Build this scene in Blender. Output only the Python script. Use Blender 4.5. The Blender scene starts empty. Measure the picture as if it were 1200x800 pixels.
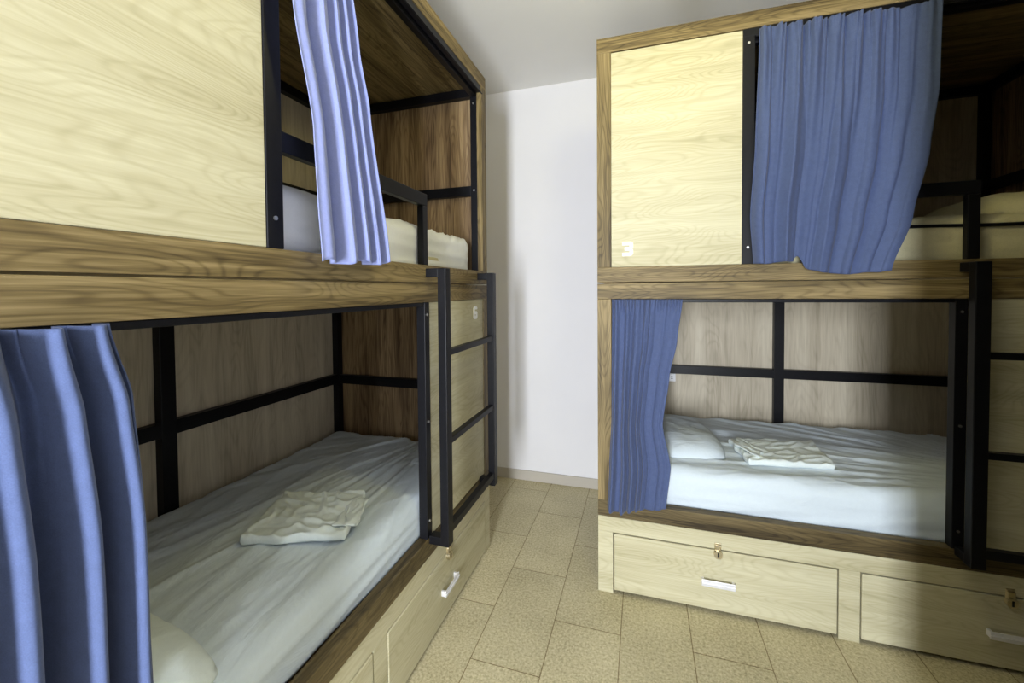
import bpy, bmesh, math, random
from mathutils import Vector, Matrix, noise
PI = math.pi
SC = bpy.context.scene
COL = SC.collection
random.seed(4)

# ------------------------------------------------------------------ materials
def new_mat(name):
    m = bpy.data.materials.new(name); m.use_nodes = True
    nt = m.node_tree
    return m, nt, nt.nodes['Principled BSDF']

def N(nt, kind, **kw):
    n = nt.nodes.new(kind)
    for k, v in kw.items():
        if k.startswith('i_'):
            key = k[2:]
            key = int(key) if key.isdigit() else key.replace('_', ' ')
            n.inputs[key].default_value = v
        else:
            setattr(n, k, v)
    return n

def ramp(nt, stops):
    r = nt.nodes.new('ShaderNodeValToRGB')
    e = r.color_ramp.elements
    while len(e) < len(stops): e.new(0.5)
    for el, (p, c) in zip(e, stops):
        el.position = p; el.color = (c[0], c[1], c[2], 1)
    return r

def plain(name, col, rough=0.5, metal=0.0, var=0.06, scale=30, spec=0.5):
    m, nt, b = new_mat(name)
    tc = N(nt, 'ShaderNodeTexCoord')
    nz = N(nt, 'ShaderNodeTexNoise', i_Scale=scale, i_Detail=3.0)
    nt.links.new(tc.outputs['Object'], nz.inputs['Vector'])
    lo = [c * (1 - var) for c in col]; hi = [min(1, c * (1 + var)) for c in col]
    r = ramp(nt, [(0.3, lo), (0.7, hi)])
    nt.links.new(nz.outputs['Fac'], r.inputs['Fac'])
    nt.links.new(r.outputs['Color'], b.inputs['Base Color'])
    b.inputs['Roughness'].default_value = rough
    b.inputs['Metallic'].default_value = metal
    b.inputs['Specular IOR Level'].default_value = spec
    return m

def wood(name, dark, mid, light, axis, freq=26, stretch=5.5, fibre=0.5, rough=0.55, lines=0.55, streak=0.3, sharp_=2.2):
    """grain runs along local axis ('x' or 'z'); contour lines of a stretched noise give the cathedral figure"""
    m, nt, b = new_mat(name)
    L = nt.links.new
    tc = N(nt, 'ShaderNodeTexCoord')
    oi = N(nt, 'ShaderNodeObjectInfo')
    off = N(nt, 'ShaderNodeVectorMath', operation='SCALE'); off.inputs[0].default_value = (7.3, 5.1, 9.7)
    L(oi.outputs['Random'], off.inputs['Scale'])
    add = N(nt, 'ShaderNodeVectorMath', operation='ADD')
    L(tc.outputs['Object'], add.inputs[0]); L(off.outputs[0], add.inputs[1])
    def mapped(a, c):
        mp = N(nt, 'ShaderNodeMapping')
        mp.inputs['Scale'].default_value = (a, c, c) if axis == 'x' else (c, c, a)
        L(add.outputs[0], mp.inputs['Vector']); return mp
    big = N(nt, 'ShaderNodeTexNoise', i_Scale=1.0, i_Detail=1.5, i_Roughness=0.45, i_Distortion=0.25)
    L(mapped(1.3, stretch).outputs[0], big.inputs['Vector'])
    mul = N(nt, 'ShaderNodeMath', operation='MULTIPLY', i_1=float(freq) * 6.28); L(big.outputs['Fac'], mul.inputs[0])
    sn = N(nt, 'ShaderNodeMath', operation='SINE'); L(mul.outputs[0], sn.inputs[0])
    s01 = N(nt, 'ShaderNodeMath', operation='MULTIPLY_ADD', i_1=0.5, i_2=0.5); L(sn.outputs[0], s01.inputs[0])
    pw = N(nt, 'ShaderNodeMath', operation='POWER', i_1=float(sharp_)); L(s01.outputs[0], pw.inputs[0])
    fib = N(nt, 'ShaderNodeTexNoise', i_Scale=1.0, i_Detail=3.0, i_Roughness=0.6)
    L(mapped(5.0, 170).outputs[0], fib.inputs['Vector'])
    tone = N(nt, 'ShaderNodeTexNoise', i_Scale=1.0, i_Detail=2.5)
    L(mapped(1.1, 14).outputs[0], tone.inputs['Vector'])
    # val = tone*.7 + fibre*(fib-.5) - lines*pw*...
    a1 = N(nt, 'ShaderNodeMath', operation='MULTIPLY_ADD', i_1=float(fibre), i_2=-0.5 * fibre); L(fib.outputs['Fac'], a1.inputs[0])
    a2 = N(nt, 'ShaderNodeMath', operation='ADD'); L(tone.outputs['Fac'], a2.inputs[0]); L(a1.outputs[0], a2.inputs[1])
    st = N(nt, 'ShaderNodeTexNoise', i_Scale=1.0, i_Detail=2.0, i_Roughness=0.6)
    L(mapped(1.8, 55).outputs[0], st.inputs['Vector'])
    a4 = N(nt, 'ShaderNodeMath', operation='MULTIPLY_ADD', i_1=float(streak), i_2=-0.5 * streak); L(st.outputs['Fac'], a4.inputs[0])
    a5 = N(nt, 'ShaderNodeMath', operation='ADD'); L(a2.outputs[0], a5.inputs[0]); L(a4.outputs[0], a5.inputs[1]); a2 = a5
    msk = N(nt, 'ShaderNodeMath', operation='MULTIPLY'); L(pw.outputs[0], msk.inputs[0]); L(fib.outputs['Fac'], msk.inputs[1])
    a3 = N(nt, 'ShaderNodeMath', operation='MULTIPLY_ADD', i_1=-float(lines)); L(msk.outputs[0], a3.inputs[0]); L(a2.outputs[0], a3.inputs[2])
    r = ramp(nt, [(0.12, dark), (0.42, mid), (0.72, light)])
    L(a3.outputs[0], r.inputs['Fac'])
    L(r.outputs['Color'], b.inputs['Base Color'])
    bp = N(nt, 'ShaderNodeBump', i_Strength=0.12, i_Distance=0.002); L(a3.outputs[0], bp.inputs['Height'])
    L(bp.outputs[0], b.inputs['Normal'])
    b.inputs['Roughness'].default_value = rough
    b.inputs['Specular IOR Level'].default_value = 0.3
    return m

def fabric(name, col, var=0.1, weave=900, bump=0.25, rough=0.85, sheen=0.0, wrinkle=0.0):
    m, nt, b = new_mat(name)
    L = nt.links.new
    tc = N(nt, 'ShaderNodeTexCoord')
    n1 = N(nt, 'ShaderNodeTexNoise', i_Scale=float(weave), i_Detail=1.0)
    L(tc.outputs['Object'], n1.inputs['Vector'])
    n2 = N(nt, 'ShaderNodeTexNoise', i_Scale=60.0, i_Detail=4.0)
    L(tc.outputs['Object'], n2.inputs['Vector'])
    mx = N(nt, 'ShaderNodeMath', operation='MULTIPLY_ADD', i_1=0.6); L(n1.outputs['Fac'], mx.inputs[0])
    hf = N(nt, 'ShaderNodeMath', operation='MULTIPLY', i_1=0.4); L(n2.outputs['Fac'], hf.inputs[0]); L(hf.outputs[0], mx.inputs[2])
    r = ramp(nt, [(0.3, [c * (1 - var) for c in col]), (0.7, [min(1, c * (1 + var)) for c in col])])
    L(mx.outputs[0], r.inputs['Fac']); L(r.outputs['Color'], b.inputs['Base Color'])
    hgt = mx
    if wrinkle:
        wv = N(nt, 'ShaderNodeTexNoise', i_Scale=9.0, i_Detail=4.0, i_Roughness=0.55, i_Distortion=0.8)
        mp = N(nt, 'ShaderNodeMapping'); mp.inputs['Scale'].default_value = (0.7, 1.8, 1.0)
        L(tc.outputs['Object'], mp.inputs['Vector']); L(mp.outputs[0], wv.inputs['Vector'])
        bw = N(nt, 'ShaderNodeBump', i_Strength=wrinkle, i_Distance=0.01); L(wv.outputs['Fac'], bw.inputs['Height'])
    bp = N(nt, 'ShaderNodeBump', i_Strength=bump, i_Distance=0.0006); L(hgt.outputs[0], bp.inputs['Height'])
    if wrinkle: L(bw.outputs[0], bp.inputs['Normal'])
    L(bp.outputs[0], b.inputs['Normal'])
    b.inputs['Roughness'].default_value = rough
    b.inputs['Specular IOR Level'].default_value = 0.2
    b.inputs['Sheen Weight'].default_value = sheen
    return m

CREAM = ((0.385, 0.345, 0.205), (0.50, 0.46, 0.30), (0.585, 0.55, 0.38))
BROWN = ((0.052, 0.035, 0.014), (0.155, 0.112, 0.046), (0.275, 0.205, 0.095))
GREIGE = ((0.34, 0.29, 0.21), (0.52, 0.455, 0.345), (0.64, 0.575, 0.45))
DKBR = ((0.085, 0.05, 0.025), (0.23, 0.15, 0.078), (0.40, 0.28, 0.15))
M = {}
M['cream'] = wood('cream_oak_laminate', *CREAM, 'x', freq=34, stretch=7, fibre=0.6, lines=0.30, streak=0.3, sharp_=3)

M['brown'] = wood('brown_oak_board', *BROWN, 'x', freq=24, stretch=9, fibre=0.85, lines=0.32, streak=0.85, sharp_=4)
M['brown_v'] = wood('brown_oak_board_upright', *BROWN, 'z', freq=24, stretch=9, fibre=0.8, lines=0.38, streak=0.75, sharp_=4)
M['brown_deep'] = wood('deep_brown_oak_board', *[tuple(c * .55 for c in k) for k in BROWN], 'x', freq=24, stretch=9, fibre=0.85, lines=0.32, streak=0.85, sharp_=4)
M['greige_v'] = wood('greige_oak_panel', *GREIGE, 'z', freq=16, stretch=7, fibre=0.6, lines=0.2, streak=0.35, sharp_=3)
M['dark_v'] = wood('dark_walnut_panel', *DKBR, 'z', freq=16, stretch=12, fibre=0.9, lines=0.3, streak=0.6, sharp_=3)
M['black'] = plain('black_painted_steel', (0.005, 0.005, 0.007), 0.4, 0.0, 0.2, 60, 0.25)
M['steel'] = plain('bright_steel', (0.75, 0.75, 0.76), 0.32, 1.0, 0.04, 90)
M['alu'] = plain('white_aluminium', (0.80, 0.80, 0.84), 0.35, 0.35, 0.03, 90)
M['brass'] = plain('brass_lock', (0.68, 0.60, 0.43), 0.3, 1.0, 0.1, 90)
M['dark'] = plain('dark_recess', (0.006, 0.006, 0.006), 0.8)
M['white'] = plain('white_plastic', (0.88, 0.88, 0.90), 0.4, 0, 0.02)
M['sheet'] = fabric('pale_blue_bedsheet', (0.62, 0.695, 0.75), 0.03, 700, 0.12, 0.8, 0.0, 0.6)
M['sheet_w'] = fabric('white_bedsheet', (0.80, 0.81, 0.80), 0.03, 700, 0.12, 0.8, 0.0, 0.3)
M['towel'] = fabric('folded_pale_linen', (0.74, 0.81, 0.80), 0.03, 500, 0.2, 0.9, 0.0, 0.65)
M['tick'] = fabric('mattress_ticking', (0.62, 0.57, 0.36), 0.08, 300, 0.4, 0.9)
M['curtain'] = fabric('slate_blue_curtain', (0.064, 0.088, 0.185), 0.16, 520, 0.35, 0.8, 0.1)
M['curtain_light'] = fabric('lavender_blue_curtain', (0.225, 0.26, 0.50), 0.1, 520, 0.3, 0.8, 0.1)
M['foam'] = plain('plywood_slats', (0.32, 0.24, 0.14), 0.7)

def wall_mat(name, col, bump=0.05):
    m, nt, b = new_mat(name)
    L = nt.links.new
    tc = N(nt, 'ShaderNodeTexCoord')
    n1 = N(nt, 'ShaderNodeTexNoise', i_Scale=2.2, i_Detail=3.0); L(tc.outputs['Object'], n1.inputs['Vector'])
    r = ramp(nt, [(0.3, [c * 0.97 for c in col]), (0.7, col)]); L(n1.outputs['Fac'], r.inputs['Fac'])
    L(r.outputs['Color'], b.inputs['Base Color'])
    n2 = N(nt, 'ShaderNodeTexNoise', i_Scale=180.0, i_Detail=3.0); L(tc.outputs['Object'], n2.inputs['Vector'])
    bp = N(nt, 'ShaderNodeBump', i_Strength=bump, i_Distance=0.002); L(n2.outputs['Fac'], bp.inputs['Height'])
    L(bp.outputs[0], b.inputs['Normal']); b.inputs['Roughness'].default_value = 0.9
    b.inputs['Specular IOR Level'].default_value = 0.2
    return m
M['wall'] = wall_mat('white_wall_paint', (0.80, 0.79, 0.81))
M['ceil'] = wall_mat('ceiling_paint', (0.88, 0.87, 0.84))
M['skirt'] = wall_mat('stone_skirting', (0.50, 0.46, 0.40))

def floor_mat():
    m, nt, b = new_mat('tan_stone_tiles')
    L = nt.links.new
    tc = N(nt, 'ShaderNodeTexCoord')
    sp = N(nt, 'ShaderNodeSeparateXYZ'); L(tc.outputs['Object'], sp.inputs[0])
    ay = N(nt, 'ShaderNodeMath', operation='ADD', i_1=-1.828 + 0.585 * 10); L(sp.outputs['Y'], ay.inputs[0])
    ax = N(nt, 'ShaderNodeMath', operation='ADD', i_1=0.09 + 0.29 * 20); L(sp.outputs['X'], ax.inputs[0])
    cb = N(nt, 'ShaderNodeCombineXYZ'); L(ay.outputs[0], cb.inputs['X']); L(ax.outputs[0], cb.inputs['Y'])
    br = N(nt, 'ShaderNodeTexBrick', offset=0.5, offset_frequency=2, squash=1.0)
    L(cb.outputs[0], br.inputs['Vector'])
    br.inputs['Scale'].default_value = 1.0
    br.inputs['Mortar Size'].default_value = 0.0022
    br.inputs['Mortar Smooth'].default_value = 0.2
    br.inputs['Brick Width'].default_value = 0.585
    br.inputs['Row Height'].default_value = 0.29
    br.inputs['Color1'].default_value = (1.0, 1.0, 1.0, 1)
    br.inputs['Color2'].default_value = (0.90, 0.90, 0.90, 1)
    br.inputs['Mortar'].default_value = (0.42, 0.36, 0.28, 1)
    n1 = N(nt, 'ShaderNodeTexNoise', i_Scale=95.0, i_Detail=5.0, i_Roughness=0.7); L(tc.outputs['Object'], n1.inputs['Vector'])
    n2 = N(nt, 'ShaderNodeTexNoise', i_Scale=4.0, i_Detail=3.0); L(tc.outputs['Object'], n2.inputs['Vector'])
    mx = N(nt, 'ShaderNodeMath', operation='MULTIPLY_ADD', i_1=0.25, i_2=-0.12); L(n2.outputs['Fac'], mx.inputs[0])
    a = N(nt, 'ShaderNodeMath', operation='ADD'); L(n1.outputs['Fac'], a.inputs[0]); L(mx.outputs[0], a.inputs[1])
    r = ramp(nt, [(0.30, (0.30, 0.26, 0.145)), (0.5, (0.535, 0.475, 0.30)), (0.70, (0.72, 0.655, 0.44))])
    L(a.outputs[0], r.inputs['Fac'])
    mm = N(nt, 'ShaderNodeMix', data_type='RGBA', blend_type='MULTIPLY'); mm.inputs['Factor'].default_value = 1
    L(r.outputs['Color'], mm.inputs[6]); L(br.outputs['Color'], mm.inputs[7])
    L(mm.outputs[2], b.inputs['Base Color'])
    sub = N(nt, 'ShaderNodeMath', operation='MULTIPLY_ADD', i_1=-2.0); L(br.outputs['Fac'], sub.inputs[0]); L(n1.outputs['Fac'], sub.inputs[2])
    bp = N(nt, 'ShaderNodeBump', i_Strength=0.35, i_Distance=0.003); L(sub.outputs[0], bp.inputs['Height'])
    L(bp.outputs[0], b.inputs['Normal'])
    b.inputs['Roughness'].default_value = 0.55
    b.inputs['Specular IOR Level'].default_value = 0.35
    return m
M['floor'] = floor_mat()

def emit(name, col, s):
    m, nt, b = new_mat(name)
    b.inputs['Base Color'].default_value = (0.9, 0.9, 0.85, 1)
    b.inputs['Emission Color'].default_value = (*col, 1)
    b.inputs['Emission Strength'].default_value = s
    return m

def glass():
    m = bpy.data.materials.new('clear_window_glass'); m.use_nodes = True
    nt = m.node_tree; nt.nodes.remove(nt.nodes['Principled BSDF'])
    t = N(nt, 'ShaderNodeBsdfTransparent'); g = N(nt, 'ShaderNodeBsdfGlossy'); g.inputs['Roughness'].default_value = 0.02
    mx = N(nt, 'ShaderNodeMixShader'); mx.inputs[0].default_value = 0.06
    nt.links.new(t.outputs[0], mx.inputs[1]); nt.links.new(g.outputs[0], mx.inputs[2])
    nt.links.new(mx.outputs[0], nt.nodes['Material Output'].inputs['Surface'])
    return m
M['glass'] = glass()

# ------------------------------------------------------------------ mesh helpers
class MB:
    def __init__(self): self.bm = bmesh.new()
    def box(self, x0, x1, y0, y1, z0, z1, bev=0.0):
        b = bmesh.new()
        bmesh.ops.create_cube(b, size=1.0)
        for v in b.verts:
            v.co = Vector(((x0 + x1) / 2 + v.co.x * (x1 - x0), (y0 + y1) / 2 + v.co.y * (y1 - y0), (z0 + z1) / 2 + v.co.z * (z1 - z0)))
        if bev:
            bmesh.ops.bevel(b, geom=b.edges[:], offset=bev, segments=2, affect='EDGES', profile=0.5)
        self.merge(b); return self
    def merge(self, b):
        me = bpy.data.meshes.new('t'); b.to_mesh(me); b.free()
        self.bm.from_mesh(me); bpy.data.meshes.remove(me)
    def cyl(self, p, q, r, seg=16, r2=None):
        p, q = Vector(p), Vector(q); d = q - p
        b = bmesh.new()
        bmesh.ops.create_cone(b, cap_ends=True, segments=seg, radius1=r, radius2=r if r2 is None else r2, depth=d.length)
        mat = Matrix.Translation((p + q) / 2) @ d.to_track_quat('Z', 'Y').to_matrix().to_4x4()
        bmesh.ops.transform(b, matrix=mat, verts=b.verts)
        self.merge(b); return self
    def torus_arc(self, c, R, r, a0, a1, plane='xz', seg=20, rs=8):
        pts = []
        for i in range(seg + 1):
            a = a0 + (a1 - a0) * i / seg
            u, w = R * math.cos(a), R * math.sin(a)
            pts.append(Vector(c) + (Vector((u, 0, w)) if plane == 'xz' else Vector((u, w, 0))))
        return self.tube(pts, r, rs)
    def tube(self, pts, r, rs=8):
        b = self.bm; rings = []
        for i, p in enumerate(pts):
            t = (Vector(pts[min(i + 1, len(pts) - 1)]) - Vector(pts[max(i - 1, 0)])).normalized()
            a = t.cross(Vector((0, 0, 1)));
            if a.length < 1e-3: a = t.cross(Vector((0, 1, 0)))
            a.normalize(); c = t.cross(a)
            rings.append([b.verts.new(Vector(p) + (a * math.cos(k * 2 * PI / rs) + c * math.sin(k * 2 * PI / rs)) * r) for k in range(rs)])
        for A, B in zip(rings, rings[1:]):
            for k in range(rs):
                b.faces.new((A[k], A[(k + 1) % rs], B[(k + 1) % rs], B[k]))
        b.faces.new(rings[0][::-1]); b.faces.new(rings[-1])
        return self
    def poly(self, pts, y0, y1):
        """extrude an outline given in local x,z from y0 to y1"""
        b = self.bm
        A = [b.verts.new((x, y0, z)) for x, z in pts]; B = [b.verts.new((x, y1, z)) for x, z in pts]
        b.faces.new(A); b.faces.new(B[::-1])
        for i in range(len(pts)):
            j = (i + 1) % len(pts); b.faces.new((A[i], B[i], B[j], A[j]))
        return self
    def build(self, name, mat, parent=None, smooth=False):
        me = bpy.data.meshes.new(name)
        bmesh.ops.recalc_face_normals(self.bm, faces=self.bm.faces[:])
        self.bm.to_mesh(me); self.bm.free()
        me.materials.append(mat)
        if smooth:
            for p in me.polygons: p.use_smooth = True
        o = bpy.data.objects.new(name, me); COL.objects.link(o)
        if parent: o.parent = parent
        return o

def box(name, mat, parent, *a, bev=0.0015):
    return MB().box(*a, bev).build(name, mat, parent)

def tag(o, label=None, cat=None, group=None, kind=None):
    if label: o['label'] = label
    if cat: o['category'] = cat
    if group: o['group'] = group
    if kind: o['kind'] = kind
    return o

def empty(name, loc=(0, 0, 0), rz=0.0):
    o = bpy.data.objects.new(name, None); COL.objects.link(o)
    o.location = loc; o.rotation_euler = (0, 0, rz); o.empty_display_size = 0.1
    return o

def copy_tree(o, parent=None, skip=()):
    c = o.copy(); COL.objects.link(c)
    if parent: c.parent = parent
    for ch in list(o.children):
        if ch.name.split('.')[0] in skip: continue
        copy_tree(ch, c, skip)
    return c

def rounded(sx, sy, sz, nx, ny, nz, r):
    """dense box with corners rounded by radius r, standing on z=0, corner at the origin"""
    b = bmesh.new()
    vs = {}
    def vert(i, j, k):
        key = (i, j, k)
        if key not in vs:
            p = Vector((i / nx * sx, j / ny * sy, k / nz * sz))
            q = Vector((min(max(p.x, r), sx - r), min(max(p.y, r), sy - r), min(max(p.z, min(r, sz / 2)), max(sz - r, sz / 2))))
            d = p - q
            rr = Vector((r, r, min(r, sz / 2)))
            if d.length > 1e-9:
                m = max(abs(d.x) / rr.x, abs(d.y) / rr.y, abs(d.z) / rr.z)
                e = Vector((d.x / rr.x, d.y / rr.y, d.z / rr.z)); e.normalize(); e *= m
                p = q + Vector((e.x * rr.x, e.y * rr.y, e.z * rr.z))
            vs[key] = b.verts.new(p)
        return vs[key]
    def quad(a, c, d, e): b.faces.new((vert(*a), vert(*c), vert(*d), vert(*e)))
    for i in range(nx):
        for j in range(ny):
            quad((i, j, 0), (i, j + 1, 0), (i + 1, j + 1, 0), (i + 1, j, 0))
            quad((i, j, nz), (i + 1, j, nz), (i + 1, j + 1, nz), (i, j + 1, nz))
    for i in range(nx):
        for k in range(nz):
            quad((i, 0, k), (i + 1, 0, k), (i + 1, 0, k + 1), (i, 0, k + 1))
            quad((i, ny, k), (i, ny, k + 1), (i + 1, ny, k + 1), (i + 1, ny, k))
    for j in range(ny):
        for k in range(nz):
            quad((0, j, k), (0, j, k + 1), (0, j + 1, k + 1), (0, j + 1, k))
            quad((nx, j, k), (nx, j + 1, k), (nx, j + 1, k + 1), (nx, j, k + 1))
    bmesh.ops.recalc_face_normals(b, faces=b.faces[:])
    b.normal_update()
    return b

def nz3(x, y, z): return noise.noise(Vector((x, y, z)))
def ridge(x, y, z): return 1 - abs(nz3(x, y, z)) * 2
def sstep(a, b, x):
    t = min(1, max(0, (x - a) / (b - a))); return t * t * (3 - 2 * t)

# ------------------------------------------------------------------ room
XL, XR, YF, YN, ZC = -1.925, 1.96, 3.145, -1.9, 3.05
PX, PY = 0.69, 1.0            # corner of the unseen wall added on the right to block daylight
def S(name, mat, *a, bev=0.0):
    return tag(MB().box(*a, bev).build(name, mat), kind='structure')
S('floor', M['floor'], XL, XR, YN, YF, -0.1, 0)
S('ceiling', M['ceil'], XL - .1, XR + .1, YN - .1, YF + .1, ZC, ZC + 0.1)
S('wall_back', M['wall'], XL - .1, XR + .1, YF, YF + 0.1, -0.1, ZC)
S('wall_left', M['wall'], XL - 0.1, XL, YN, YF, -0.1, ZC)
M['bounce_cut'] = wood('dark_bounce_cut', (0.03, 0.022, 0.013), (0.06, 0.045, 0.028), (0.09, 0.07, 0.045), 'z', freq=14, stretch=8, fibre=0.8, lines=0.3)  # unseen walls made dark to cut the bounce light
S('wall_right', M['bounce_cut'], XR, XR + 0.1, PY, YF, -0.1, ZC)
M['wall_g'] = wall_mat('grey_bounce_wall', (0.56, 0.55, 0.54))  # grey set by how much light it should bounce to the left bunk
S('wall_light_block', M['wall_g'], PX, PX + .1, YN, PY, -0.1, ZC)  # unseen, added to cast the dark zone on the right bunk
S('wall_light_block_side', M['bounce_cut'], PX + .1, XR + .1, PY - .1, PY, -0.1, ZC)  # unseen return of the added wall, dark to keep bounce off the bunk
WX0, WX1, WZ0, WZ1 = -0.46, 0.02, 0.35, 2.3
w = MB()
w.box(XL - .1, WX0, YN - 0.15, YN, -0.1, ZC); w.box(WX1, PX, YN - 0.15, YN, -0.1, ZC)
w.box(WX0, WX1, YN - 0.15, YN, -0.1, WZ0); w.box(WX0, WX1, YN - 0.15, YN, WZ1, ZC)
tag(w.build('wall_front', M['bounce_cut']), kind='structure')
win = MB()
for a in ((WX0, WX0 + .04, WZ0, WZ1), (WX1 - .04, WX1, WZ0, WZ1), (WX0 + .04, WX1 - .04, WZ0, WZ0 + .04), (WX0 + .04, WX1 - .04, WZ1 - .04, WZ1)):
    win.box(a[0], a[1], YN - .1, YN - .05, a[2], a[3], .003)
wo = tag(win.build('window_1', M['white']), kind='structure')
MB().box(WX0 + .04, WX1 - .04, YN - .078, YN - .072, WZ0 + .04, WZ1 - .04).build('pane', M['glass'], wo)
bb = MB()
bb.box(XL, XR, YF - 0.013, YF - .0005, 0, 0.078, 0.003)
tag(bb.build('baseboard_back', M['skirt']), kind='structure')
S('baseboard_left', M['skirt'], XL + .0005, XL + .013, YN, 0.14, 0, .078, bev=.003)
S('baseboard_right', M['skirt'], XR - .013, XR - .0005, PY + .001, 2.06, 0, .078, bev=.003)

# ------------------------------------------------------------------ the bunk bed (local x along the front, y into the bed)
L, D = 2.11, 1.063
ZB, ZS, ZR0, ZR1, ZU0, ZU1, ZF0, ZF1 = 0.381, 0.458, 1.452, 1.528, 1.533, 1.606, 2.634, 2.705
PW = 0.066
def make_bunk():
    b = empty('bunk_bed')
    # --- drawer base
    m = MB()
    m.box(0, L, 0, .02, .304, ZB - .001, .0015)
    m.box(0, .072, 0, .02, 0, .3035, .0015); m.box(1.008, 1.084, 0, .02, 0, .3035, .0015); m.box(L - .072, L, 0, .02, 0, .3035, .0015)
    m.box(0, .018, .02, D, 0, ZB - .001, .001); m.box(L - .018, L, .02, D, 0, ZB - .001, .001)
    m.box(.018, L - .018, D - .018, D, 0, ZB - .001)
    m.box(1.037, 1.055, .02, D - .018, 0, ZB - .001)
    m.build('base_cabinet', M['cream'], b)
    for x0, x1 in ((.077, 1.003), (1.089, L - .077)):
        m = MB()
        m.box(x0, x1, -.002, .016, .018, .2985, .004)
        m.box(x0 + .02, x0 + .032, .016, .9, .05, .24); m.box(x1 - .032, x1 - .02, .016, .9, .05, .24)
        m.box(x0 + .02, x1 - .02, .016, .9, .04, .05); m.box(x0 + .02, x1 - .02, .89, .9, .05, .24)
        dr = m.build('drawer', M['cream'], b)
        c = (x0 + x1) / 2
        h = MB()
        h.box(c - .07, c + .07, -.026, -.021, .137, .168, .002)
        h.box(c - .07, c + .07, -.030, -.024, .150, .155, .002)
        h.box(c - .068, c - .058, -.022, -.001, .140, .165, .001); h.box(c + .058, c + .068, -.022, -.001, .140, .165, .001)
        tag(h.build('drawer_handle', M['alu'], dr), 'flat pale metal pull handle')
        k = MB()
        k.box(c - .014, c + .014, -.005, -.001, .292, .335, .002)
        k.box(c - .013, c + .013, -.011, -.005, .300, .328, .003)
        k.cyl((c, -.002, .286), (c, -.018, .286), .018, 20)
        tag(k.build('lock_hasp', M['brass'], dr), 'small brass hasp lock')
        kk = MB(); kk.box(c - .0035, c + .0035, -.0195, -.017, .275, .297, .001)
        kk.build('keyhole', M['dark'], dr)
    # --- brown boards of the two stacked frames
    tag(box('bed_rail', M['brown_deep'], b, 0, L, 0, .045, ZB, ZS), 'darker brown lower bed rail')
    box('top_rail', M['brown'], b, 0, L, 0, .03, ZR0, ZR1)
    box('bed_rail', M['brown'], b, 0, L, 0, .03, ZU0, ZU1)
    box('fascia_board', M['brown'], b, 0, L, 0, .03, ZF0, ZF1)
    for z0, z1 in ((ZS + .0005, ZR0 - .0005), (ZU1 + .0005, ZF0 - .0005)):
        for x0, x1 in ((0, PW), (L - PW, L)):
            box('front_post', M['brown_v'], b, x0, x1, 0, .03, z0, z1)
    # --- side, back and roof boards
    for x0, x1 in ((.0005, .018), (L - .018, L - .0005)):
        box('end_board', M['dark_v'], b, x0, x1, .0305, D - .02, ZB + .0005, ZR1)
        box('end_board', M['dark_v'], b, x0, x1, .0305, D - .02, ZU0, ZF1 - .001)
    box('back_board', M['greige_v'], b, .0005, L - .0005, D - .0195, D, ZB + .0005, ZR1)
    box('back_board', M['greige_v'], b, .0005, L - .0005, D - .0195, D, ZU0, ZF1 - .001)
    box('roof_board', M['brown'], b, .019, L - .019, .031, D - .02, 2.645, 2.663)
    for z0 in (ZB + .002, ZU0 + .004):
        box('bed_base', M['foam'], b, .019, L - .019, .047, D - .021, z0, z0 + .03)
    # --- cream panels
    box('privacy_panel', M['cream'], b, PW + .001, .632, .004, .02, ZU1 + .001, ZF0 - .004)
    box('end_panel', M['cream'], b, 1.424, L - PW - .001, .004, .02, ZS + .001, ZR0 - .001)
    # --- black steel frame
    def st(*a): return box('steel_bar', M['black'], b, *a, bev=.002)
    f0 = D - .065; f1 = D - .021
    for z0, z1, zh in ((ZS - .03, ZR0 + .05, .912), (ZU1 + .0005, 2.59, 2.037)):
        st(1.025, 1.083, f0 + .002, f1, z0, z1)                       # middle of the back
        for x0, x1 in ((.0185, .0585), (L - .0585, L - .0185)):
            st(x0, x1, f0, f1, z0, z1)                                # back corners
            st(x0 + .003, x1 - .003, .073, f0, zh, zh + .055)         # along the end board
            st(x0, x1, .032, .072, max(z0, ZS + .001), min(z1, 2.59))                   # front corner tubes
        st(.0585, L - .0585, f0 + .004, f1, zh, zh + .058)            # along the back
    for x0, x1 in ((.0185, .0585), (L - .0585, L - .0185)):
        st(x0, x1, .032, f1, 2.591, 2.638)
    st(.0585, L - .0585, f0, f1, 2.591, 2.638)
    tt = MB(); tt.box(.6335, L - PW, .003, .029, 2.600, 2.6335, .002); tt.box(.06, L - .06, .034, .066, 2.585, 2.638, .002)
    tt.build('top_tube', M['black'], b)
    box('opening_post', M['black'], b, 1.383, 1.4225, .002, .04, ZS + .0005, ZR0 - .0005)
    box('opening_post', M['black'], b, .6325, .680, .000, .03, ZU1 + .0005, 2.599)
    # curtain rods under the rails
    MB().box(PW + .002, 1.382, .004, .018, ZR0 - .016, ZR0 - .0005, .002).build('curtain_rod', M['black'], b)
    MB().cyl((.681, -.004, 2.592), (L - PW, -.004, 2.592), .0035, 12).build('curtain_rod', M['black'], b)
    # screws on the black steel
    for x, y, z in ((.655, 0, 2.57), (.655, 0, 1.68), (1.403, .002, 1.40), (1.403, .002, .53), (1.403, .002, .95)):
        MB().cyl((x, y + .001, z), (x, y - .003, z), .0055, 14).build('screw', M['steel'], b)
    for z in (2.065, 2.55, .94):
        x = L - .0585
        MB().cyl((x + .001, .052, z), (x - .003, .052, z), .0055, 14).build('screw', M['steel'], b)
    # --- guard rail of the upper berth
    g = MB()
    g.box(.681, 1.472, .031, .060, 1.862, 1.915, .003)
    g.box(1.432, 1.472, .031, .060, ZU1 - .02, 1.861, .003)
    g.build('guard_rail', M['black'], b)
    # --- ladder
    ld = MB()
    for x0 in (1.388, 1.953):
        ld.box(x0, x0 + .047, -.092, -.055, .437, 1.592, .003)
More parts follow.
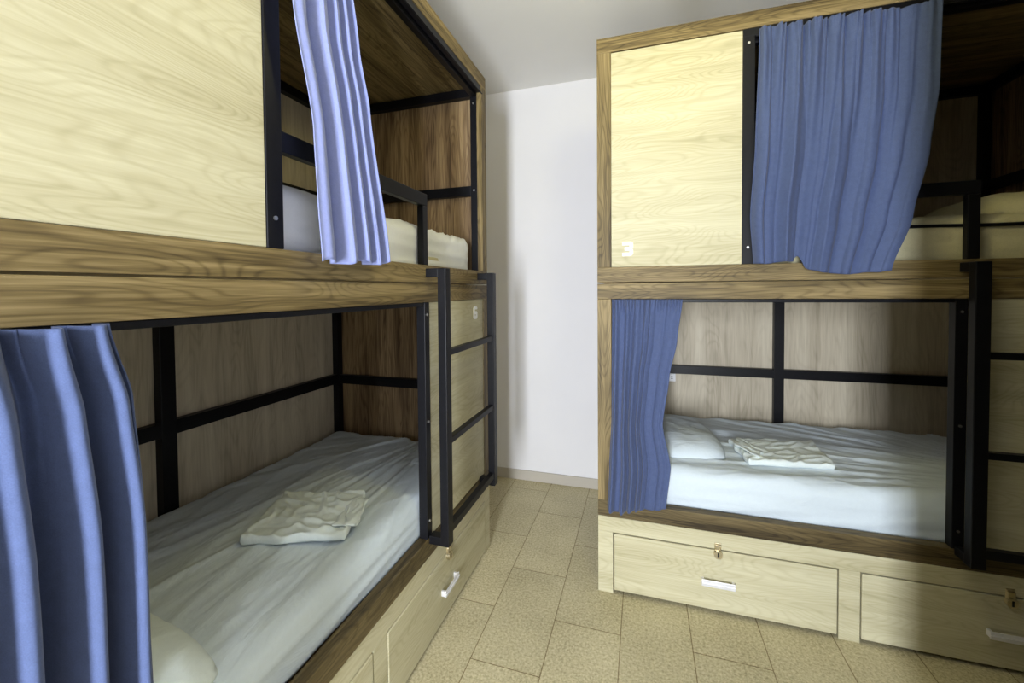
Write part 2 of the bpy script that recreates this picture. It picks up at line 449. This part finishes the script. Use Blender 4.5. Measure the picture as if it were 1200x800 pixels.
    lad = ld.build('ladder', M['black'], b)
    for zr in (1.228, .855, .478):
        box('rung', M['black'], lad, 1.4352, 1.9528, -.088, -.060, zr, zr + (.026 if zr > .6 else .034), bev=.002)
    for x0 in (1.388, 1.953):
        box('bracket', M['black'], lad, x0 + .003, x0 + .044, -.0555, -.0002, 1.556, 1.592, bev=.002)
        box('bracket', M['black'], lad, x0 + .003, x0 + .044, -.0555, -.0002, .437, .472, bev=.002)
    return b

bunkR = make_bunk()
bunkL = copy_tree(bunkR)
BR = ((-.21, 2.077, 0), 0.0)
BL = ((-.855, .15, 0), PI / 2)
bunkR.location, bunkR.rotation_euler = BR[0], (0, 0, BR[1])
bunkL.location, bunkL.rotation_euler = BL[0], (0, 0, BL[1])
tag(bunkR, 'wooden bunk bed facing the camera against the back wall, white 3 on cream panel', 'bunk bed', 'bunk beds')
tag(bunkL, 'wooden bunk bed along the left side, white 6 on the panel behind its ladder', 'bunk bed', 'bunk beds')
MR = Matrix.Translation(BR[0]) @ Matrix.Rotation(BR[1], 4, 'Z')
ML = Matrix.Translation(BL[0]) @ Matrix.Rotation(BL[1], 4, 'Z')

# raised numerals
def digit(which, x, z, h, parent, y):
    w_ = h * .74; t = h * .235; c = h * .14
    m = MB()
    if which == '3':
        m.poly([(x, z), (x + w_ - c, z), (x + w_, z + c), (x + w_, z + h * .42), (x + w_ - c * .6, z + h * .5), (x + w_, z + h * .58), (x + w_, z + h - c), (x + w_ - c, z + h),
                (x, z + h), (x, z + h - t), (x + w_ - t, z + h - t), (x + w_ - t, z + h / 2 + t * .5), (x + w_ * .22, z + h / 2 + t * .5), (x + w_ * .22, z + h / 2 - t * .5),
                (x + w_ - t, z + h / 2 - t * .5), (x + w_ - t, z + t), (x, z + t)], y - .004, y)
    else:
        m.poly([(x + c, z), (x + t, z), (x + t, z + h), (x + c, z + h), (x, z + h - c), (x, z + c)], y - .004, y)
        m.poly([(x + t, z + h - t), (x + w_ - c * .5, z + h - t), (x + w_, z + h - t + c * .3), (x + w_, z + h - c), (x + w_ - c, z + h), (x + t, z + h)], y - .004, y)
        m.poly([(x + t, z + h * .62 - t), (x + w_ - t, z + h * .62 - t), (x + w_ - t, z + t), (x + t, z + t), (x + t, z), (x + w_ - c, z), (x + w_, z + c), (x + w_, z + h * .62 - c), (x + w_ - c, z + h * .62), (x + t, z + h * .62)], y - .004, y)
    return tag(m.build('number_sign', M['white'], parent), 'white numeral ' + which)
digit('3', .118, 1.658, .068, bunkR, .004)
digit('6', 1.905, 1.345, .068, bunkL, .004)
# power outlet on the back board of the bed opposite
o = MB()
o.box(.357, .432, D - .026, D - .0196, .850, .905, .002)
out = tag(o.build('power_outlet', M['white'], bunkR), 'small white power outlet')
so = MB(); so.box(.374, .386, D - .0268, D - .0258, .868, .872); so.box(.374, .386, D - .0268, D - .0258, .882, .886); so.box(.402, .414, D - .0268, D - .0258, .868, .872); so.box(.402, .414, D - .0268, D - .0258, .882, .886)
so.build('socket_hole', M['dark'], out)

# ------------------------------------------------------------------ mattresses
def mattress(mat4, z0, h, sheet_mat, seed, y0=.056, piping=False, crown=.012):
    x0, x1, y1 = .075, 2.025, .985
    root = empty('mattress')
    root.matrix_world = mat4 @ Matrix.Translation((x0, y0, z0))
    sx, sy = x1 - x0, y1 - y0
    c = MB(); c.merge(rounded(sx - .02, sy - .02, h - .012, 30, 16, 6, .05))
    bmesh.ops.translate(c.bm, verts=c.bm.verts, vec=(.01, .01, 0))
    core = c.build('mattress_core', M['tick'], root, True)
    b = rounded(sx, sy, h, 230, 116, 18, .06)
    moves = []
    for v in b.verts:
        p, n = v.co, v.normal
        x, y, z = p
        k = seed * 3.7
        top = max(0, n.z)
        w = .0075 * (ridge(x * 1.1 + y * .6 + k, y * 9 - x * 1.5, k) - .4)
        w += .004 * nz3(x * 3 + k, y * 4, z * 3)
        side = max(0, -n.y)
        w += side * (.007 * (ridge(x * 1.3 + k, z * 20 - x * 1.2, 2 + k) - .3) + .008 * nz3(x * 2.3 + k, 0, z * 5))
        end = max(0, abs(n.x))
        w += end * .004 * ridge(y * 9, z * 12, k)
        # sharp tension creases that fan out from the foot end
        ang = math.atan2(y - .25, (2.15 - x))
        w += top * .009 * max(0, ridge(ang * 11, x * .7, k + 5) - .5) * 2
        w += top * .0045 * max(0, ridge(ang * 26 + 3, x * .5, k + 8) - .6) * 2.5 * sstep(.2, 1.2, x)
        w += top * .006 * max(0, ridge(x * 2.2 + k, y * 11 + x * 5, k + 9) - .45)
        w += top * crown * math.sin(PI * min(1, max(0, y / sy))) * .6
        moves.append((v, n * w))
    for v, d in moves: v.co += d
    # the sheet is tucked: leave out its underside, lift the hem a little unevenly
    low = [f for f in b.faces if f.calc_center_median().z < .012 and f.normal.z < -.2]
    bmesh.ops.delete(b, geom=low, context='FACES')
    for v in b.verts:
        if v.co.z < .03: v.co.z += .006 + .008 * nz3(v.co.x * 6, v.co.y * 6, seed)
    s = MB(); s.merge(b)
    sh = s.build('fitted_sheet', sheet_mat, root, True)
    if piping:
        for zz in (.032, h - .035):
            pts = [(.03 + i * (sx - .06) / 60, -.0065 + .003 * math.sin(i * .5), zz + .003 * math.sin(i * .37)) for i in range(61)]
            MB().tube(pts, .007, 8).build('piping', M['black'], root, True)
    return root
mRL = mattress(MR, .4145, .215, M['sheet'], 1)
tag(mRL, 'mattress with pale blue sheet on the lower berth of the bunk facing the camera', 'mattress', 'mattresses on the bunks')
mLL = mattress(ML, .4145, .205, M['sheet'], 2)
tag(mLL, 'mattress with wrinkled pale blue sheet on the lower berth of the left bunk', 'mattress', 'mattresses on the bunks')
mRU = mattress(MR, 1.568, .212, M['tick'], 3, .078, True)
tag(mRU, 'dim yellowish mattress with dark piping on the upper berth right of the wide curtain', 'mattress', 'mattresses on the bunks')
mLU = mattress(ML, 1.568, .222, M['sheet_w'], 4, .066)
tag(mLU, 'white sheeted mattress on the upper berth of the left bunk', 'mattress', 'mattresses on the bunks')

# ------------------------------------------------------------------ pillows
def pillow(mat4, cx, cy, cz, sx, sy, h, rz, mat, seed, tilt=0.0):
    b = bmesh.new(); n = 40; m_ = 28
    top, bot = [], []
    for i in range(n + 1):
        rt, rb = [], []
        for j in range(m_ + 1):
            u, v = i / n * 2 - 1, j / m_ * 2 - 1
            t = max(0, (1 - abs(u) ** 3.2)) ** .55 * max(0, (1 - abs(v) ** 3.2)) ** .55
            x, y = u * sx / 2 * math.sqrt(1 - .22 * v ** 4), v * sy / 2 * math.sqrt(1 - .22 * u ** 4)
            wr = .010 * nz3(x * 8 + seed, y * 8, seed) + .006 * (ridge(x * 9 + y * 7 + seed, y * 12 - x * 6, seed) - .5)
            z = h * t
            rt.append(b.verts.new((x, y, z + wr * min(1, t * 2) + .006)))
            rb.append(b.verts.new((x, y, -.006)))
        top.append(rt); bot.append(rb)
    for i in range(n):
        for j in range(m_):
            b.faces.new((top[i][j], top[i + 1][j], top[i + 1][j + 1], top[i][j + 1]))
            b.faces.new((bot[i][j], bot[i][j + 1], bot[i + 1][j + 1], bot[i + 1][j]))
    for i in range(n):
        b.faces.new((bot[i][0], bot[i + 1][0], top[i + 1][0], top[i][0])); b.faces.new((bot[i + 1][m_], bot[i][m_], top[i][m_], top[i + 1][m_]))
    for j in range(m_):
        b.faces.new((bot[0][j + 1], bot[0][j], top[0][j], top[0][j + 1])); b.faces.new((bot[n][j], bot[n][j + 1], top[n][j + 1], top[n][j]))
    m = MB(); m.merge(b)
    o = m.build('pillow', mat, None, True)
    o.matrix_world = mat4 @ Matrix.Translation((cx, cy, cz)) @ Matrix.Rotation(rz, 4, 'Z') @ Matrix.Rotation(tilt, 4, 'Y')
    return o
tag(pillow(MR, .365, .48, .642, .48, .62, .075, .12, M['sheet'], 1.3), 'flat pale pillow beside the short blue curtain, on the lower bed facing the camera', 'pillow')
tag(pillow(ML, .362, .40, .626, .48, .68, .085, -.1, M['towel'], 4.1), 'pale pillow at the near end of the left lower bed, beside the dark blue curtain', 'pillow')
tag(pillow(MR, 1.78, .42, 1.788, .46, .56, .115, .05, M['tick'], 7.7), 'dim plump pillow on the upper bed at the right edge of the picture', 'pillow')

# ------------------------------------------------------------------ folded linen
def linen(mat4, corners, z0, h, seed, label, flap=None):
    b = rounded(1, 1, h, 64, 56, 6, .02)
    c = [Vector((x, y)) for x, y in corners]
    for v in b.verts:
        u, w, z = v.co.x, v.co.y, v.co.z
        p = c[0] * (1 - u) * (1 - w) + c[1] * u * (1 - w) + c[2] * u * w + c[3] * (1 - u) * w
        e = .012 * nz3(u * 4 + seed, w * 4, 1)
        k = z / h
        zz = z + k * (.006 * nz3(u * 3 + seed, w * 3, 0) + .015 * max(0, ridge(u * 2.2 + w * 2.6 + seed, w * 5 - u * 4, seed) - .35) + .004 * ridge(u * 7, w * 3 + u * 3, seed))
        v.co = Vector((p.x + e, p.y + .012 * nz3(u * 4, w * 4 + seed, 3), zz))
    m = MB(); m.merge(b)
    o = m.build('folded_linen', M['towel'], None, True)
    o.matrix_world = mat4 @ Matrix.Translation((0, 0, z0))
    if flap:
        fb = rounded(1, 1, .010, 20, 20, 3, .05)
        c2 = [Vector((x, y)) for x, y in flap]
        for v in fb.verts:
            u, w, z = v.co
            p = c2[0] * (1 - u) * (1 - w) + c2[1] * u * (1 - w) + c2[2] * u * w + c2[3] * (1 - u) * w
            v.co = Vector((p.x + .02 * nz3(u * 3, w * 3, seed), p.y + .02 * nz3(u * 3, w * 3, seed + 5), h + .004 + z + .008 * ridge(u * 3, w * 3, seed)))
        f = MB(); f.merge(fb); f.build('turned_corner', M['towel'], o, True)
    tag(o, label, 'linen', 'folded linen sets on the lower beds')
    return o
# local x,y of the corners (near-left, near-right, far-right, far-left as seen from the open front)
def loc(mat4, pts): 
    i = mat4.inverted(); return [tuple((i @ Vector((x, y, 0)))[:2]) for x, y in pts]
linen(MR, loc(MR, [(.49, 2.24), (.87, 2.30), (.88, 2.63), (.455, 2.54)]), .643, .022, 2.2, 'folded pale sheet lying flat on the lower bed of the bunk facing the camera',
      loc(MR, [(.46, 2.43), (.54, 2.26), (.58, 2.36), (.50, 2.545)]))
linen(ML, loc(ML, [(-.985, 1.185), (-1.105, 1.465), (-1.43, 1.36), (-1.31, 1.055)]), .635, .024, 3.1, 'folded pale sheet lying rumpled on the left lower bed',
      loc(ML, [(-.965, 1.22), (-1.04, 1.40), (-1.10, 1.38), (-1.05, 1.19)]))

# ------------------------------------------------------------------ curtains
def interp(tab, t):
    for (a, va), (b, vb) in zip(tab, tab[1:]):
        if t <= b:
            k = (t - a) / (b - a); k = k * k * (3 - 2 * k) * .5 + k * .5
            return va + (vb - va) * k
    return tab[-1][1]
def curtain(mat4, ztop, zbot, left, right, dd, fold, label, nu=260, nz=120, mat='curtain', ruffle=0.0):
    """left/right/dd: tables of t (0 top - 1 bottom) -> local x of the edges and depth; fold(u,t) -> (depth, sideways) of the pleats"""
    m = MB(); rows = []
    for i in range(nz + 1):
        t = i / nz; row = []
        a, c, d = interp(left, t), interp(right, t), interp(dd, t)
        for j in range(nu + 1):
            u = j / nu
            fy, fx = fold(u, t)
            zb = zbot(u) if callable(zbot) else zbot
            zt = (ztop(u) if callable(ztop) else ztop) + (ruffle * nz3(u * 38, 3, 0) if t < .001 else 0)
            row.append(m.bm.verts.new((a + (c - a) * u + fx, d + fy, zt + (zb - zt) * t)))
        rows.append(row)
    for A, B in zip(rows, rows[1:]):
        for j in range(nu): m.bm.faces.new((A[j], A[j + 1], B[j + 1], B[j]))
    o = m.build('curtain', M[mat], None, True)
    o.matrix_world = mat4
    sd = o.modifiers.new('thickness', 'SOLIDIFY'); sd.thickness = .003; sd.offset = 0
    tag(o, label, 'curtain', 'blue bunk curtains')
    return o
def sharp(x, p=.6):
    s = math.sin(x); return math.copysign(abs(s) ** p, s)

# wide one on the upper berth facing the camera
def foldA(u, t):
    k = sstep(.05, .6, t)
    damp = 1 - .75 * sstep(.55, .95, u)
    ph = 2 * PI * (10.5 * u + .35 * math.sin(5 * u + 1))
    fine = .011 * math.sin(ph) + .005 * math.sin(2.3 * ph + 1)
    pb = 2 * PI * (6.0 * u + .4 * math.sin(6 * u + .5 + .4 * t))
    broad = .016 * math.sin(pb) + .006 * math.sin(pb * 1.9 + 2 + t)
    gather = .006 * math.sin(2 * PI * 30 * u) * (1 - sstep(0, .12, t))
    crease = -.013 * math.exp(-((u - .46 + .02 * t) / .012) ** 2) * sstep(.1, .5, t)
    tw = .012 * math.exp(-((u - .27 - .06 * t) / .016) ** 2) * (1 - sstep(.25, .5, t))
    far = .018 * math.sin(3.2 * (u - .62) * PI) * sstep(.62, .8, u)
    return ((fine * (1 - .75 * k) + broad * k) * damp + gather * damp - crease + tw + far, .003 * math.sin(ph * 1.3))
def zbA(u):
    return 1.606 - .05 * sstep(.3, .55, u) + .032 * math.exp(-((u - .345) / .03) ** 2) + .012 * sstep(.9, 1, u) - .004 * math.sin(u * 20)
curtain(MR, lambda u: 2.606 - .010 * u, zbA, [(0, .687), (.5, .672), (.8, .655), (1, .668)], [(0, 1.300), (.3, 1.293), (.55, 1.265), (.8, 1.215), (1, 1.150)], [(0, -.040), (.5, -.049), (1, -.050)],
        foldA, 'wide blue curtain spread across the upper berth facing the camera', ruffle=.008)
# short one on the lower berth facing the camera
def foldB(u, t):
    pl = 2 * PI * (8 * u ** 1.1 + .22 * math.sin(11 * u + .6 * t) + .12 * math.sin(23 * u))
    damp = 1 - .8 * sstep(.45, .68, u)
    a = .009 + .009 * sstep(.1, .7, t)
    y = a * (math.sin(pl) + .3 * math.sin(2.1 * pl + 1)) * damp
    y += .014 * math.sin((u - .55) * 9 + 1.2 * t) * sstep(.5, .75, u)
    y += .004 * math.sin(2 * PI * 24 * u) * (1 - sstep(0, .09, t))
    return y, .003 * math.sin(pl + 1) * damp
curtain(MR, 1.4510, lambda u: .432 + .055 * sstep(.45, 1, u) - .012 * math.sin(9 * u), [(0, .070), (.55, .066), (.8, .054), (1, .044)], [(0, .385), (.2, .362), (.36, .330), (.6, .300), (.8, .335), (1, .316)],
        [(0, -.022), (.3, -.028), (1, -.032)], foldB, 'short blue curtain drawn aside at the left end of the lower berth facing the camera')
# pleated one on the upper berth of the left bunk
def foldC(u, t):
    ph = 2 * PI * (4.4 * (u ** 1.5) + .07 * math.sin(9 * u)) + 2.2
    a = .020 + .010 * t
    q = abs(math.sin(ph * .5 + .25 * math.sin(ph)))
    y = a * (1 - 2 * q ** .6) + .003 * math.sin(ph * 2.3 + 2)
    return y, .008 * math.sin(ph + .8)
curtain(ML, 2.606, lambda u: 1.578 + .012 * u + .006 * math.sin(14 * u), [(0, .655), (.4, .662), (.67, .715), (.85, .722), (1, .732)], [(0, .840), (.4, .918), (.55, .958), (1, 1.045)],
        [(0, -.036), (1, -.042)], foldC, 'narrow pleated lavender blue curtain on the upper berth of the left bunk', nu=320, mat='curtain_light')
# dark one on the lower berth of the left bunk
def foldD(u, t):
    ph = 2 * PI * (4.3 * u + .12 * math.sin(6.5 * u + 1.3 * t)) + .6
    a = .028 + .018 * sstep(.03, .4, t)
    y = a * math.sin(ph + .35 * math.sin(ph)) + .007 * math.sin(2 * ph + 1 + t)
    y += .006 * math.sin(2 * PI * 13 * u) * (1 - sstep(0, .1, t))
    return y, .007 * math.sin(ph + .6)
curtain(ML, 1.4510, .44, [(0, .070), (1, .068)], [(0, .300), (.12, .328), (.3, .334), (1, .338)], [(0, -.036), (.3, -.056), (1, -.066)], foldD,
        'dark blue curtain at the near end of the lower berth of the left bunk')

# ------------------------------------------------------------------ lights
LP = (.13, 1.27)
LAMP = 50.0
cl = empty('ceiling_light', (LP[0], LP[1], ZC))
tag(cl, 'white globe lamp hanging on a short cord from the ceiling between the two bunks', 'ceiling lamp')
b = MB(); b.cyl((0, 0, -.0005), (0, 0, -.022), .075, 32); b.build('ceiling_rose', M['white'], cl)
MB().cyl((0, 0, -.021), (0, 0, -.225), .004, 10).build('cord', M['white'], cl)
MB().cyl((0, 0, -.19), (0, 0, -.238), .026, 20, .03).build('lamp_holder', M['white'], cl)
bm_ = bmesh.new(); bmesh.ops.create_uvsphere(bm_, u_segments=24, v_segments=14, radius=.085)
for v in bm_.verts: v.co.z = v.co.z - .315
g = MB(); g.merge(bm_)
g.build('globe', emit('lit_globe', (1.0, .90, .35), LAMP), cl, True)

sun = bpy.data.lights.new('window_daylight', 'AREA'); sun.shape = 'RECTANGLE'
sun.size = WX1 - WX0 - .08; sun.size_y = WZ1 - WZ0 - .08
sun.energy = 242; sun.color = (.88, .93, 1.0)
so_ = bpy.data.objects.new('window_daylight', sun); COL.objects.link(so_)
so_.location = ((WX0 + WX1) / 2, YN - .16, (WZ0 + WZ1) / 2)
so_.rotation_euler = (PI / 2, 0, 0)

wd = bpy.data.worlds.new('world'); SC.world = wd; wd.use_nodes = True
bg = wd.node_tree.nodes['Background']
sky = wd.node_tree.nodes.new('ShaderNodeTexSky'); sky.sky_type = 'HOSEK_WILKIE'
wd.node_tree.links.new(sky.outputs[0], bg.inputs['Color']); bg.inputs['Strength'].default_value = 0.6

# ------------------------------------------------------------------ camera
f, cy, yaw, pit, rol = 488.92, 351.87, .30284, -.02498, -.00822
c_, s_ = math.cos, math.sin
F = Vector((-s_(yaw) * c_(pit), c_(yaw) * c_(pit), s_(pit))); R0 = Vector((c_(yaw), s_(yaw), 0)); U0 = R0.cross(F)
R2 = c_(rol) * R0 + s_(rol) * U0; U2 = -s_(rol) * R0 + c_(rol) * U0
cam = bpy.data.cameras.new('camera'); co = bpy.data.objects.new('camera', cam); COL.objects.link(co)
cam.sensor_fit = 'HORIZONTAL'; cam.sensor_width = 36; cam.lens = f * 36 / 1200
cam.shift_y = -(400 - cy) / 1200; cam.clip_start = .02
m4 = Matrix((R2, U2, -F)).transposed().to_4x4(); m4.translation = (0, 0, 1.5)
co.matrix_world = m4
SC.camera = co
vs = SC.view_settings
vs.view_transform = 'Standard'; vs.look = 'None'; vs.gamma = 1; vs.exposure = 0.0; vs.use_curve_mapping = False
